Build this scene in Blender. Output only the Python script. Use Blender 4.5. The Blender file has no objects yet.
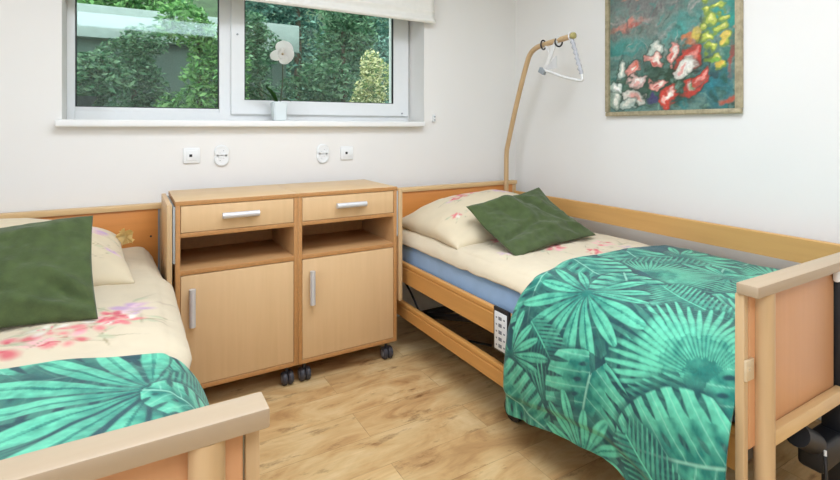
import bpy, bmesh, math, random
import numpy as np
from mathutils import Vector, Matrix

S = bpy.context.scene
COL = S.collection
rnd = random.Random(7)

def lin(c):
    return tuple(((v / 12.92) if v <= .04045 else ((v + .055) / 1.055) ** 2.4) for v in [q / 255 for q in c])

# ------------------------------------------------------------------ camera, world, lights, exposure
cd = bpy.data.cameras.new('camera'); cam = bpy.data.objects.new('camera', cd); COL.objects.link(cam)
cam.location = (0, 0, 1.25); cam.rotation_euler = (math.pi / 2, 0, -math.radians(30.4))
cd.sensor_width = 36; cd.lens = 495 / 840 * 36; cd.shift_y = -(240 - 127) / 840; cd.clip_start = .02
S.camera = cam

W = bpy.data.worlds.new('world'); S.world = W; W.use_nodes = True
nt = W.node_tree; nt.nodes.clear()
sky = nt.nodes.new('ShaderNodeTexSky'); sky.sky_type = 'HOSEK_WILKIE'; sky.turbidity = 6; sky.ground_albedo = .3
sky.sun_direction = (.3, .5, .8)
bg = nt.nodes.new('ShaderNodeBackground'); bg.inputs['Strength'].default_value = 3.9
mx = nt.nodes.new('ShaderNodeMixRGB'); mx.inputs[0].default_value = .8; mx.inputs[2].default_value = (.96, .97, .97, 1)
wo = nt.nodes.new('ShaderNodeOutputWorld')
nt.links.new(sky.outputs[0], mx.inputs[1]); nt.links.new(mx.outputs[0], bg.inputs[0]); nt.links.new(bg.outputs[0], wo.inputs[0])

XL_W = -2.36
def area(name, loc, sx, sy, power, color=(1, 1, 1), rot=(0, 0, 0)):
    l = bpy.data.lights.new(name, 'AREA'); l.shape = 'RECTANGLE'; l.size = sx; l.size_y = sy; l.energy = power; l.color = color
    o = bpy.data.objects.new(name, l); o.location = loc; o.rotation_euler = rot; COL.objects.link(o); return o
area('added_ceiling_light', (.75, 1.15, 2.52), 1.8, .9, 34, (.82, .905, 1.06))  # both ceiling lights are unseen, added to light the room
area('added_ceiling_light', (.35, -.75, 2.52), 1.8, .9, 27, (.82, .905, 1.06))
area('added_side_fill', (XL_W, .1, 1.5), 2.0, 1.5, 29, (.80, .91, 1.10), (0, -math.pi / 2, 0))  # fill light added at the unseen left wall for sideways light

vs = S.view_settings
vs.view_transform = 'Standard'; vs.look = 'None'; vs.gamma = 1; vs.use_curve_mapping = False; vs.exposure = .46

# ------------------------------------------------------------------ helpers: materials
def new_mat(name):
    m = bpy.data.materials.new(name); m.use_nodes = True
    return m, m.node_tree, m.node_tree.nodes['Principled BSDF']

def plain(name, rgb, rough=.5, metal=0, var=.05, scale=30, bump=0, bscale=200, sheen=0):
    m, t, p = new_mat(name); c = lin(rgb)
    tc = t.nodes.new('ShaderNodeTexCoord')
    n = t.nodes.new('ShaderNodeTexNoise'); n.inputs['Scale'].default_value = scale; n.inputs['Detail'].default_value = 4
    t.links.new(tc.outputs['Object'], n.inputs['Vector'])
    r = t.nodes.new('ShaderNodeValToRGB')
    r.color_ramp.elements[0].color = (*[v * (1 - var) for v in c], 1); r.color_ramp.elements[1].color = (*[min(1, v * (1 + var)) for v in c], 1)
    r.color_ramp.elements[0].position = .3; r.color_ramp.elements[1].position = .7
    t.links.new(n.outputs['Fac'], r.inputs[0]); t.links.new(r.outputs[0], p.inputs['Base Color'])
    p.inputs['Roughness'].default_value = rough; p.inputs['Metallic'].default_value = metal
    if sheen: p.inputs['Sheen Weight'].default_value = sheen
    if bump:
        b = t.nodes.new('ShaderNodeBump'); b.inputs['Strength'].default_value = bump; b.inputs['Distance'].default_value = .002
        n2 = t.nodes.new('ShaderNodeTexNoise'); n2.inputs['Scale'].default_value = bscale; n2.inputs['Detail'].default_value = 3
        t.links.new(tc.outputs['Object'], n2.inputs['Vector'])
        t.links.new(n2.outputs['Fac'], b.inputs['Height']); t.links.new(b.outputs[0], p.inputs['Normal'])
    return m

def wood(name, rgb, axis='x', rough=.42, var=.10):
    m, t, p = new_mat(name); c = lin(rgb)
    tc = t.nodes.new('ShaderNodeTexCoord'); mp = t.nodes.new('ShaderNodeMapping')
    sc = {'x': (1.5, 28, 28), 'y': (28, 1.5, 28), 'z': (28, 28, 1.5)}[axis]
    mp.inputs['Scale'].default_value = sc
    t.links.new(tc.outputs['Object'], mp.inputs[0])
    n = t.nodes.new('ShaderNodeTexNoise'); n.inputs['Scale'].default_value = 1.6; n.inputs['Detail'].default_value = 6; n.inputs['Distortion'].default_value = .4
    t.links.new(mp.outputs[0], n.inputs['Vector'])
    r = t.nodes.new('ShaderNodeValToRGB'); e = r.color_ramp.elements
    e[0].position = .3; e[1].position = .72
    e[0].color = (c[0] * (1 - var * .7), c[1] * (1 - var), c[2] * (1 - var * 1.4), 1)
    e[1].color = (min(1, c[0] * (1 + var * .5)), min(1, c[1] * (1 + var * .5)), min(1, c[2] * (1 + var * .5)), 1)
    t.links.new(n.outputs['Fac'], r.inputs[0]); t.links.new(r.outputs[0], p.inputs['Base Color'])
    p.inputs['Roughness'].default_value = rough
    return m

def painted(name, rough=.85, bump=.2, bscale=900, sheen=.2, var=.10, nscale=40):
    """colours come from the 'col' attribute (the printed or painted pattern), broken up by a little noise"""
    m, t, p = new_mat(name)
    a = t.nodes.new('ShaderNodeAttribute'); a.attribute_name = 'col'
    tc = t.nodes.new('ShaderNodeTexCoord')
    n = t.nodes.new('ShaderNodeTexNoise'); n.inputs['Scale'].default_value = nscale; n.inputs['Detail'].default_value = 5
    t.links.new(tc.outputs['Object'], n.inputs['Vector'])
    mr = t.nodes.new('ShaderNodeMapRange'); mr.inputs['To Min'].default_value = 1 - var; mr.inputs['To Max'].default_value = 1 + var
    mr.inputs['From Min'].default_value = .25; mr.inputs['From Max'].default_value = .75
    t.links.new(n.outputs['Fac'], mr.inputs['Value'])
    v = t.nodes.new('ShaderNodeVectorMath'); v.operation = 'SCALE'
    t.links.new(a.outputs['Color'], v.inputs[0]); t.links.new(mr.outputs[0], v.inputs['Scale']); t.links.new(v.outputs[0], p.inputs['Base Color'])
    p.inputs['Roughness'].default_value = rough; p.inputs['Sheen Weight'].default_value = sheen
    if bump:
        b = t.nodes.new('ShaderNodeBump'); b.inputs['Strength'].default_value = bump; b.inputs['Distance'].default_value = .002
        n2 = t.nodes.new('ShaderNodeTexNoise'); n2.inputs['Scale'].default_value = bscale
        t.links.new(tc.outputs['Object'], n2.inputs['Vector'])
        t.links.new(n2.outputs['Fac'], b.inputs['Height']); t.links.new(b.outputs[0], p.inputs['Normal'])
    return m

# ------------------------------------------------------------------ helpers: meshes
ORG = {}
def root_org(p):
    while p is not None and p.parent is not None: p = p.parent
    return ORG.get(p.name, Vector((0, 0, 0))) if p is not None else Vector((0, 0, 0))

def tag(o, label=None, cat=None, group=None, kind=None):
    if label: o['label'] = label
    if cat: o['category'] = cat
    if group: o['group'] = group
    if kind: o['kind'] = kind
    return o

def thing(name, loc, label, cat, group=None):
    o = bpy.data.objects.new(name, None); o.empty_display_size = .05; COL.objects.link(o)
    o.location = loc; ORG[o.name] = Vector(loc)
    return tag(o, label, cat, group)

def obj(name, bm, mats, parent=None, smooth=None):
    """one mesh object; world-space vertices are moved into the frame of its thing"""
    if not isinstance(mats, (list, tuple)): mats = [mats]
    if parent is None:
        xs = [v.co for v in bm.verts]
        lo = Vector((min(v.x for v in xs), min(v.y for v in xs), min(v.z for v in xs))); hi = Vector((max(v.x for v in xs), max(v.y for v in xs), max(v.z for v in xs)))
        org = Vector(((lo.x + hi.x) / 2, (lo.y + hi.y) / 2, lo.z))
    else: org = root_org(parent)
    for v in bm.verts: v.co -= org
    me = bpy.data.meshes.new(name); bm.normal_update(); bm.to_mesh(me); bm.free()
    for m in mats: me.materials.append(m)
    o = bpy.data.objects.new(name, me); COL.objects.link(o)
    if parent is None: o.location = org; ORG[o.name] = org
    else: o.parent = parent
    if smooth is None: smooth = 35
    if smooth:
        for p in me.polygons: p.use_smooth = True
        try: me.set_sharp_from_angle(angle=math.radians(smooth))
        except Exception: pass
    return o

def struct(name, bm, mats, parent=None, smooth=None):
    o = obj(name, bm, mats, parent, smooth)
    if parent is None: o['kind'] = 'structure'
    return o

def box(bm, x0, x1, y0, y1, z0, z1, bev=0, seg=2, rot=None, mi=0):
    x0, x1 = min(x0, x1), max(x0, x1); y0, y1 = min(y0, y1), max(y0, y1); z0, z1 = min(z0, z1), max(z0, z1)
    r = bmesh.ops.create_cube(bm, size=1)
    M = Matrix.Translation(((x0 + x1) / 2, (y0 + y1) / 2, (z0 + z1) / 2))
    if rot is not None: M = M @ rot
    M = M @ Matrix.Diagonal((x1 - x0, y1 - y0, z1 - z0, 1))
    for v in r['verts']: v.co = M @ v.co
    vs_ = r['verts']
    fs = set(f for v in vs_ for f in v.link_faces)
    for f in fs: f.material_index = mi
    if bev:
        es = list(set(e for v in vs_ for e in v.link_edges))
        bmesh.ops.bevel(bm, geom=es, offset=bev, segments=seg, affect='EDGES', profile=.5)
    return bm

def B(*a, **k):
    return box(bmesh.new(), *a, **k)

def tube(bm, pts, r, n=12, cap=True, closed=False):
    pts = [Vector(p) for p in pts]; rs = r if isinstance(r, (list, tuple)) else [r] * len(pts)
    rings = []; up = None; N = len(pts)
    for i, p in enumerate(pts):
        a = pts[(i - 1) % N] if (closed or i > 0) else p; b = pts[(i + 1) % N] if (closed or i < N - 1) else p
        d = (b - a).normalized()
        if up is None:
            up = Vector((0, 0, 1)) if abs(d.z) < .9 else Vector((1, 0, 0))
        up = (up - d * up.dot(d)).normalized(); s = d.cross(up)
        rings.append([bm.verts.new(p + (up * math.cos(k * 2 * math.pi / n) + s * math.sin(k * 2 * math.pi / n)) * rs[i]) for k in range(n)])
    for i in range(N if closed else N - 1):
        A, Bq = rings[i], rings[(i + 1) % N]
        for k in range(n): bm.faces.new((A[k], A[(k + 1) % n], Bq[(k + 1) % n], Bq[k]))
    if cap and not closed:
        bm.faces.new(rings[0]); bm.faces.new(rings[-1])
    bmesh.ops.recalc_face_normals(bm, faces=bm.faces)
    return bm

def T(pts, r, n=12, **k): return tube(bmesh.new(), pts, r, n, **k)

def lathe(bm, c, prof, n=24, axis='z'):
    c = Vector(c); rings = []
    for r, h in prof:
        ring = []
        for k in range(n):
            a = 2 * math.pi * k / n; u, v = r * math.cos(a), r * math.sin(a)
            q = {'z': (u, v, h), 'y': (u, h, v), 'x': (h, u, v)}[axis]
            ring.append(bm.verts.new(c + Vector(q)))
        rings.append(ring)
    for A, Bq in zip(rings, rings[1:]):
        for k in range(n): bm.faces.new((A[k], A[(k + 1) % n], Bq[(k + 1) % n], Bq[k]))
    bm.faces.new(rings[0]); bm.faces.new(rings[-1])
    bmesh.ops.recalc_face_normals(bm, faces=bm.faces)
    return bm

def cat_rom(P, per=12, closed=False):
    P = [Vector(p) for p in P]; out = []; N = len(P)
    for i in range(N if closed else N - 1):
        g = (lambda k: P[k % N]) if closed else (lambda k: P[max(0, min(N - 1, k))])
        p0, p1, p2, p3 = g(i - 1), g(i), g(i + 1), g(i + 2)
        for j in range(per):
            t = j / per
            out.append(.5 * ((2 * p1) + (p2 - p0) * t + (2 * p0 - 5 * p1 + 4 * p2 - p3) * t * t + (3 * p1 - p0 - 3 * p2 + p3) * t ** 3))
    if not closed: out.append(P[-1])
    return out

def grid_obj(name, P, mats, parent=None, col=None, thick=0):
    """P: (n,m,3) array of world points -> a grid mesh with optional per-vertex pattern colours"""
    n, m, _ = P.shape
    org = root_org(parent) if parent is not None else Vector((P[..., 0].mean(), P[..., 1].mean(), P[..., 2].min()))
    V = (P - np.array(org)).reshape(-1, 3)
    idx = np.arange(n * m).reshape(n, m)
    F = np.stack([idx[:-1, :-1], idx[:-1, 1:], idx[1:, 1:], idx[1:, :-1]], -1).reshape(-1, 4)
    me = bpy.data.meshes.new(name)
    me.vertices.add(len(V)); me.vertices.foreach_set('co', V.ravel().astype(np.float32))
    me.loops.add(F.size); me.loops.foreach_set('vertex_index', F.ravel().astype(np.int32))
    me.polygons.add(len(F)); me.polygons.foreach_set('loop_start', np.arange(0, F.size, 4, dtype=np.int32))
    me.polygons.foreach_set('use_smooth', np.ones(len(F), dtype=bool))
    me.update(calc_edges=True); me.validate()
    for q in (mats if isinstance(mats, (list, tuple)) else [mats]): me.materials.append(q)
    if col is not None: set_col(me, col.reshape(-1, 3))
    o = bpy.data.objects.new(name, me); COL.objects.link(o)
    if parent is not None: o.parent = parent
    else: o.location = org; ORG[o.name] = org
    if thick:
        md = o.modifiers.new('solid', 'SOLIDIFY'); md.thickness = thick; md.offset = -1
    return o

def set_col(me, c):
    a = me.color_attributes.new('col', 'FLOAT_COLOR', 'POINT')
    d = np.ones((len(c), 4), np.float32); d[:, :3] = c; a.data.foreach_set('color', d.ravel())

def smooth_noise(n, m, cells, seed, oct=3):
    r = np.random.RandomState(seed); out = np.zeros((n, m)); amp = 1; tot = 0
    for o in range(oct):
        cn, cm = max(2, int(cells[0] * 2 ** o)), max(2, int(cells[1] * 2 ** o))
        g = r.rand(cn + 2, cm + 2)
        y = np.linspace(0, cn, n); x = np.linspace(0, cm, m); yi = y.astype(int); xi = x.astype(int)
        fy = (y - yi); fx = (x - xi); fy = (fy * fy * (3 - 2 * fy))[:, None]; fx = (fx * fx * (3 - 2 * fx))[None]
        a = g[yi][:, xi]; b = g[yi][:, xi + 1]; c = g[yi + 1][:, xi]; d = g[yi + 1][:, xi + 1]
        out += amp * ((a * (1 - fx) + b * fx) * (1 - fy) + (c * (1 - fx) + d * fx) * fy); tot += amp; amp *= .5
    return out / tot - .5

# ------------------------------------------------------------------ materials
M_wall = plain('wall_paint', (236, 233, 226), .8, var=.01, scale=2, bump=.05, bscale=120)
M_ceil = plain('ceiling_paint', (242, 242, 239), .85, var=.01)
M_white = plain('white_plastic', (236, 237, 234), .35, var=.01)
M_sill = plain('white_sill', (240, 239, 234), .4, var=.01)
M_blind = plain('cream_blind_fabric', (240, 237, 227), .85, var=.02, bump=.2)
M_beech = wood('beech', (222, 187, 135), 'x')
M_beech_y = wood('beech_lengthways', (214, 166, 100), 'y')
M_beech_z = wood('beech_upright', (202, 170, 126), 'z')
M_cap = wood('pale_beech_cap', (178, 157, 129), 'x', var=.06)
M_rail = wood('honey_rail', (208, 152, 84), 'y', var=.08)
M_wallrail = wood('honey_wall_rail', (208, 160, 96), 'y', var=.07)
M_panel = wood('beech_panel_head_lit', (216, 142, 70), 'x', var=.06, rough=.35)  # same laminate as the footboard; the light at the head is in the colour
M_foot = wood('beech_panel_foot_lit', (212, 158, 112), 'z', var=.05, rough=.35)  # same laminate again, with the light on the footboard put into its colour
M_cab = wood('cabinet_beech', (219, 183, 136), 'z', var=.05)
M_cabtop = wood('cabinet_top_beech', (222, 188, 140), 'x', var=.06)
M_edge = plain('brown_edge_band', (186, 134, 80), .45, var=.08, scale=60)
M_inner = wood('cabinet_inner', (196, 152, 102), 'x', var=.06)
M_silver = plain('brushed_silver', (214, 214, 214), .34, .35, var=.03)
M_grey = plain('grey_plastic', (150, 156, 158), .5)
M_bracket = plain('light_grey_bracket', (172, 180, 182), .5)
M_dark = plain('dark_metal', (58, 54, 52), .45, .3)
M_black = plain('black_plastic', (26, 27, 30), .45)
M_rubber = plain('dark_grey_rubber', (62, 60, 64), .5)
M_hub = plain('grey_hub', (128, 126, 130), .4)
M_blue = plain('blue_fitted_sheet', (158, 190, 226), .85, var=.05, scale=14, bump=.25, bscale=60)
M_cream = painted('cream_floral_cotton', .9, .25, 500, .15, .04, 12)
M_teal = painted('teal_leaf_print', .75, .3, 700, .15, .16, 55)
M_green = plain('green_velvet', (68, 82, 42), .95, var=.2, scale=26, bump=.6, bscale=170, sheen=.12)
M_paint = painted('oil_paint', .5, .6, 120, 0, .2, 70)
M_gilt = plain('worn_gilt_frame', (178, 166, 134), .4, .35, var=.22, scale=45, bump=.4, bscale=90)
M_petal = plain('white_petal', (250, 248, 240), .5, var=.01)
M_orchid_leaf = plain('orchid_leaf', (60, 104, 40), .4, var=.15)
M_stem = plain('orchid_stem', (60, 66, 44), .5)
M_pot = plain('frosted_white_pot', (226, 233, 230), .2, var=.01)
M_webbing = plain('grey_webbing', (176, 176, 178), .8, var=.12, scale=120)
M_strap = plain('white_strap', (222, 220, 214), .6)
M_card = plain('white_card', (226, 227, 226), .5, var=.01)
M_ink = plain('grey_print', (120, 124, 130), .6)
M_clip = plain('pale_metal_clip', (216, 196, 160), .4, .15)

def floor_mat():
    m, t, p = new_mat('oak_plank_floor'); L = t.links.new
    tc = t.nodes.new('ShaderNodeTexCoord')
    br = t.nodes.new('ShaderNodeTexBrick'); br.offset = .37; br.squash = 1
    br.inputs['Scale'].default_value = 1; br.inputs['Brick Width'].default_value = 1.22; br.inputs['Row Height'].default_value = .185
    br.inputs['Mortar Size'].default_value = .0012; br.inputs['Bias'].default_value = 0
    br.inputs['Color1'].default_value = (0, 0, 0, 1); br.inputs['Color2'].default_value = (1, 1, 1, 1); br.inputs['Mortar'].default_value = (.5, .5, .5, 1)
    L(tc.outputs['Object'], br.inputs['Vector'])
    sep = t.nodes.new('ShaderNodeSeparateColor'); L(br.outputs['Color'], sep.inputs[0])
    # each plank its own patch of grain
    off = t.nodes.new('ShaderNodeCombineXYZ'); mul = t.nodes.new('ShaderNodeMath'); mul.operation = 'MULTIPLY'; mul.inputs[1].default_value = 37
    L(sep.outputs[0], mul.inputs[0]); L(mul.outputs[0], off.inputs[2])
    add = t.nodes.new('ShaderNodeVectorMath'); L(tc.outputs['Object'], add.inputs[0]); L(off.outputs[0], add.inputs[1])
    mp = t.nodes.new('ShaderNodeMapping'); mp.inputs['Scale'].default_value = (1.7, 4.6, 1); L(add.outputs[0], mp.inputs[0])
    n = t.nodes.new('ShaderNodeTexNoise'); n.inputs['Scale'].default_value = 1.5; n.inputs['Detail'].default_value = 7; n.inputs['Distortion'].default_value = 1.4; n.inputs['Roughness'].default_value = .62
    L(mp.outputs[0], n.inputs['Vector'])
    r = t.nodes.new('ShaderNodeValToRGB'); e = r.color_ramp.elements
    e[0].position = .27; e[0].color = (*lin((172, 128, 80)), 1); e[1].position = .76; e[1].color = (*lin((230, 202, 154)), 1)
    q = e.new(.44); q.color = (*lin((206, 166, 112)), 1); q = e.new(.56); q.color = (*lin((217, 184, 130)), 1)
    L(n.outputs['Fac'], r.inputs[0])
    # dark knots
    mp2 = t.nodes.new('ShaderNodeMapping'); mp2.inputs['Scale'].default_value = (2.2, 6, 1); L(add.outputs[0], mp2.inputs[0])
    n2 = t.nodes.new('ShaderNodeTexNoise'); n2.inputs['Scale'].default_value = 2.6; n2.inputs['Detail'].default_value = 5; n2.inputs['Roughness'].default_value = .7; L(mp2.outputs[0], n2.inputs['Vector'])
    r2 = t.nodes.new('ShaderNodeValToRGB'); r2.color_ramp.elements[0].position = .58; r2.color_ramp.elements[0].color = (1, 1, 1, 1)
    r2.color_ramp.elements[1].position = .74; r2.color_ramp.elements[1].color = (*lin((150, 118, 88)), 1)
    L(n2.outputs['Fac'], r2.inputs[0])
    m1 = t.nodes.new('ShaderNodeMixRGB'); m1.blend_type = 'MULTIPLY'; m1.inputs[0].default_value = .9; L(r.outputs[0], m1.inputs[1]); L(r2.outputs[0], m1.inputs[2])
    # fine grain
    mp3 = t.nodes.new('ShaderNodeMapping'); mp3.inputs['Scale'].default_value = (6, 120, 1); L(add.outputs[0], mp3.inputs[0])
    n3 = t.nodes.new('ShaderNodeTexNoise'); n3.inputs['Scale'].default_value = 1; n3.inputs['Detail'].default_value = 3; L(mp3.outputs[0], n3.inputs['Vector'])
    mr = t.nodes.new('ShaderNodeMapRange'); mr.inputs['To Min'].default_value = .88; mr.inputs['To Max'].default_value = 1.1; L(n3.outputs['Fac'], mr.inputs['Value'])
    sc = t.nodes.new('ShaderNodeVectorMath'); sc.operation = 'SCALE'; L(m1.outputs[0], sc.inputs[0]); L(mr.outputs[0], sc.inputs['Scale'])
    # plank tone and joints
    mr2 = t.nodes.new('ShaderNodeMapRange'); mr2.inputs['To Min'].default_value = .93; mr2.inputs['To Max'].default_value = 1.05; L(sep.outputs[0], mr2.inputs['Value'])
    sc2 = t.nodes.new('ShaderNodeVectorMath'); sc2.operation = 'SCALE'; L(sc.outputs[0], sc2.inputs[0]); L(mr2.outputs[0], sc2.inputs['Scale'])
    jo = t.nodes.new('ShaderNodeMixRGB'); jo.blend_type = 'MULTIPLY'; jo.inputs[2].default_value = (.72, .66, .6, 1)
    L(br.outputs['Fac'], jo.inputs[0]); L(sc2.outputs[0], jo.inputs[1]); L(jo.outputs[0], p.inputs['Base Color'])
    p.inputs['Roughness'].default_value = .42
    return m
M_floor = floor_mat()

def glass_mat():
    m, t, p = new_mat('window_glass'); t.nodes.remove(p); L = t.links.new
    tr = t.nodes.new('ShaderNodeBsdfTransparent'); tr.inputs[0].default_value = (.86, .93, .91, 1)
    gl = t.nodes.new('ShaderNodeBsdfGlossy'); gl.inputs['Roughness'].default_value = .03; gl.inputs['Color'].default_value = (.55, .62, .61, 1)
    mix = t.nodes.new('ShaderNodeMixShader'); fr = t.nodes.new('ShaderNodeFresnel'); fr.inputs['IOR'].default_value = 1.6
    L(fr.outputs[0], mix.inputs[0]); L(tr.outputs[0], mix.inputs[1]); L(gl.outputs[0], mix.inputs[2])
    L(mix.outputs[0], t.nodes['Material Output'].inputs['Surface'])
    return m
M_glass = glass_mat()

def leaf_mat():
    m, t, p = new_mat('garden_leaves'); L = t.links.new
    a = t.nodes.new('ShaderNodeAttribute'); a.attribute_name = 'col'
    tr = t.nodes.new('ShaderNodeBsdfTranslucent'); L(a.outputs['Color'], tr.inputs[0]); L(a.outputs['Color'], p.inputs['Base Color'])
    p.inputs['Roughness'].default_value = .6
    mix = t.nodes.new('ShaderNodeMixShader'); mix.inputs[0].default_value = .35
    L(p.outputs[0], mix.inputs[1]); L(tr.outputs[0], mix.inputs[2]); L(mix.outputs[0], t.nodes['Material Output'].inputs['Surface'])
    return m
M_leaf = leaf_mat()
M_bark = plain('bark', (74, 62, 50), .9, var=.3, scale=20)
M_soil = plain('garden_ground', (52, 74, 44), .95, var=.35, scale=3)
M_reflection_band = plain('pale_reflection_band', (140, 154, 150), .8, var=.2, scale=3)  # a reflection in the window glass, put into a solid colour
M_standin_wall = plain('dark_green_grey_wall', (74, 92, 84), .85, var=.2, scale=2)
M_urn = plain('dark_urn', (50, 54, 58), .5)

# ------------------------------------------------------------------ room shell
XL, XR, YF, YB, ZC = -2.4, 2.54, -2.2, 2.89, 2.6
struct('floor', B(XL - .1, XR + .1, YF - .1, YB + .1, -.1, 0), M_floor)
struct('ceiling', B(XL - .1, XR + .1, YF - .1, YB + .33, ZC, ZC + .1), M_ceil)
struct('wall_right', B(XR, XR + .15, YF, YB, 0, ZC), M_wall)
struct('wall_left', B(XL - .15, XL, YF, YB, 0, ZC), M_wall)
struct('wall_front', B(XL - .15, XR + .15, YF - .15, YF, 0, ZC), M_wall)
OX0, OX1, OZ0, OZ1, YO = -.278, 1.728, 1.262, 2.17, YB + .33       # window opening
bm = bmesh.new()
box(bm, XL - .15, OX0, YB, YO, 0, ZC); box(bm, OX1, XR + .15, YB, YO, 0, ZC)
box(bm, OX0, OX1, YB, YO, 0, OZ0); box(bm, OX0, OX1, YB, YO, OZ1, ZC)
struct('wall_back', bm, M_wall)

# window: frame set back in the reveal
FY = 3.105
w = thing('window_1', (.72, FY, OZ0), None, None); w['kind'] = 'structure'
bm = bmesh.new()
# outer frame and mullion
box(bm, OX0, -.243, FY, FY + .07, OZ0, OZ1, .004); box(bm, 1.70, OX1, FY, FY + .07, OZ0, OZ1, .004)
box(bm, -.243, 1.70, FY, FY + .07, OZ0, 1.335); box(bm, -.243, 1.70, FY, FY + .07, OZ1 - .07, OZ1)
box(bm, .455, .522, FY, FY + .07, 1.335, OZ1 - .07)
obj('window_frame', bm, M_white, w)
bm = bmesh.new()
box(bm, -.245, .457, FY + .012, FY + .06, 1.333, 1.356, .003); box(bm, -.245, .457, FY + .012, FY + .06, 2.08, 2.104, .003)
obj('glazing_bead', bm, M_white, w)
sash = bmesh.new()
sx0, sx1, sz0, sz1 = .518, 1.712, 1.327, 2.13
box(sash, sx0, .592, FY - .022, FY - .001, sz0, sz1); box(sash, 1.594, sx1, FY - .022, FY - .001, sz0, sz1); box(sash, .523, .592, FY - .001, FY + .05, 1.336, OZ1 - .071); box(sash, 1.594, 1.699, FY - .001, FY + .05, 1.336, OZ1 - .071)
box(sash, .592, 1.594, FY - .022, FY - .001, sz0, 1.412); box(sash, .592, 1.594, FY - .022, FY - .001, 2.05, sz1); box(sash, .592, 1.594, FY - .001, FY + .05, 1.336, 1.412); box(sash, .592, 1.594, FY - .001, FY + .05, 2.05, OZ1 - .071)
so = obj('window_sash', sash, M_white, w)
gk = bmesh.new()
for (a0, a1, b0, b1, yy) in ((-.244, .456, 1.356, 2.08, FY + .016), (.592, 1.594, 1.412, 2.05, FY - .018)):
    t_ = .007
    box(gk, a0, a0 + t_, yy, yy + .012, b0, b1); box(gk, a1 - t_, a1, yy, yy + .012, b0, b1); box(gk, a0, a1, yy, yy + .012, b0, b0 + t_ * .6); box(gk, a0, a1, yy, yy + .012, b1 - t_, b1)
obj('black_gasket', gk, M_black, w)
obj('window_pane', B(-.25, .46, FY + .034, FY + .040, 1.35, 2.09), M_glass, w)
obj('window_pane', B(.585, 1.60, FY + .010, FY + .016, 1.405, 2.06), M_glass, w)
bm = bmesh.new(); lathe(bm, (.552, FY - .026, 1.80), [(.006, 0), (.006, .006)], 12, 'y'); lathe(bm, (1.66, FY - .026, 1.345), [(.006, 0), (.006, .006)], 12, 'y')
obj('screw_cap', bm, M_grey, w)
w2 = thing('fill_light_frame', (XL, .1, .75), None, None); w2['kind'] = 'structure'  # frame added around the side fill light, on a wall out of view
bm = bmesh.new()
box(bm, XL, XL + .03, -.98, -.9, .67, 2.33); box(bm, XL, XL + .03, 1.1, 1.18, .67, 2.33)
box(bm, XL, XL + .03, -.9, 1.1, .67, .75); box(bm, XL, XL + .03, -.9, 1.1, 2.25, 2.33)
obj('window_frame', bm, M_white, w2)
# reveal linings and sill
bm = B(-.300, 1.705, YB - .055, FY + .01, 1.250, 1.286, .008, 3)
struct('trim_1', bm, M_sill)

# roman blind (hangs in front of the wall)
bl = thing('roman_blind', (.58, 2.86, 1.95), 'cream fabric roman blind gathered at the top of the window', 'blind')
n_, m_ = 60, 80
prof = [(0, 2.36), (.0, 2.2), (.0, 2.05), (-.012, 2.03), (0, 2.0), (-.012, 1.978), (-.022, 1.966), (-.022, 1.955)]
P = np.zeros((len(prof) * 6 - 5, m_, 3)); pc = cat_rom([(a, 0, b) for a, b in prof], 6)
for i, q in enumerate(pc):
    P[i, :, 0] = np.linspace(-.33, 1.775, m_); P[i, :, 1] = 2.845 + q.x; P[i, :, 2] = q.z
P[..., 1] += .003 * smooth_noise(P.shape[0], m_, (3, 8), 4)
grid_obj('blind_fabric', P, M_blind, bl, thick=.006)
obj('bottom_bar', T([(-.335, 2.832, 1.958), (1.78, 2.832, 1.958)], .012, 12), M_blind, bl)
obj('head_rail', B(-.33, 1.775, 2.84, 2.888, 2.34, 2.38, .004), M_white, bl)
ch = thing('blind_chain_tensioner', (1.80, 2.885, 1.29), 'small clear plastic blind chain tensioner on the wall right of the window sill', 'chain tensioner')
obj('bracket', B(1.792, 1.808, 2.872, 2.89, 1.285, 1.335, .003), M_white, ch)
bm = bmesh.new(); lathe(bm, (1.80, 2.866, 1.32), [(.005, 0), (.005, .008)], 10, 'y'); lathe(bm, (1.80, 2.866, 1.298), [(.005, 0), (.005, .008)], 10, 'y')
obj('screw', bm, M_grey, ch)

# ------------------------------------------------------------------ wall plates
def cx(u, y=YB):
    t = (u - 420) / 495; c, s = math.cos(math.radians(30.4)), math.sin(math.radians(30.4)); return y * (s + t * c) / (c - t * s)
def call_plate(x, z, label):
    t = thing('data_socket', (x, YB, z), label, 'wall socket')
    obj('plate', B(x - .041, x + .041, YB - .011, YB, z - .041, z + .041, .004), M_white, t)
    obj('insert', B(x - .027, x + .027, YB - .013, YB - .009, z - .027, z + .027, .002), M_white, t)
    obj('jack_hole', B(x - .012, x + .002, YB - .0142, YB - .012, z - .007, z + .007), M_black, t)
def power_plate(x, z, label):
    t = thing('power_socket', (x, YB, z), label, 'wall socket')
    bm = bmesh.new(); lathe(bm, (x, YB, z + .018), [(.038, 0), (.038, -.010), (.034, -.013), (.024, -.013), (.022, -.0115)], 28, 'y'); 
    obj('upper_outlet', bm, M_white, t)
    bm = bmesh.new(); lathe(bm, (x, YB, z - .022), [(.038, 0), (.038, -.010), (.034, -.013), (.024, -.013), (.022, -.0115)], 28, 'y')
    obj('lower_outlet', bm, M_white, t)
    for zz in (z + .018, z - .022):
        for dx in (-.009, .009): obj('pin_hole', lathe(bmesh.new(), (x + dx, YB - .0114, zz + dx * .7), [(.0022, 0), (.0022, -.001)], 10, 'y'), M_grey, t)
call_plate(cx(191.5), 1.098, 'square white socket with black hole at left end of the row above the cabinets')
power_plate(cx(221.5), 1.096, 'round white double power socket beside the left square socket')
power_plate(cx(322.5), 1.090, 'round white double power socket above the right cabinet')
call_plate(cx(346.5), 1.089, 'square white socket with black hole at right end of the row above the cabinets')

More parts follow.
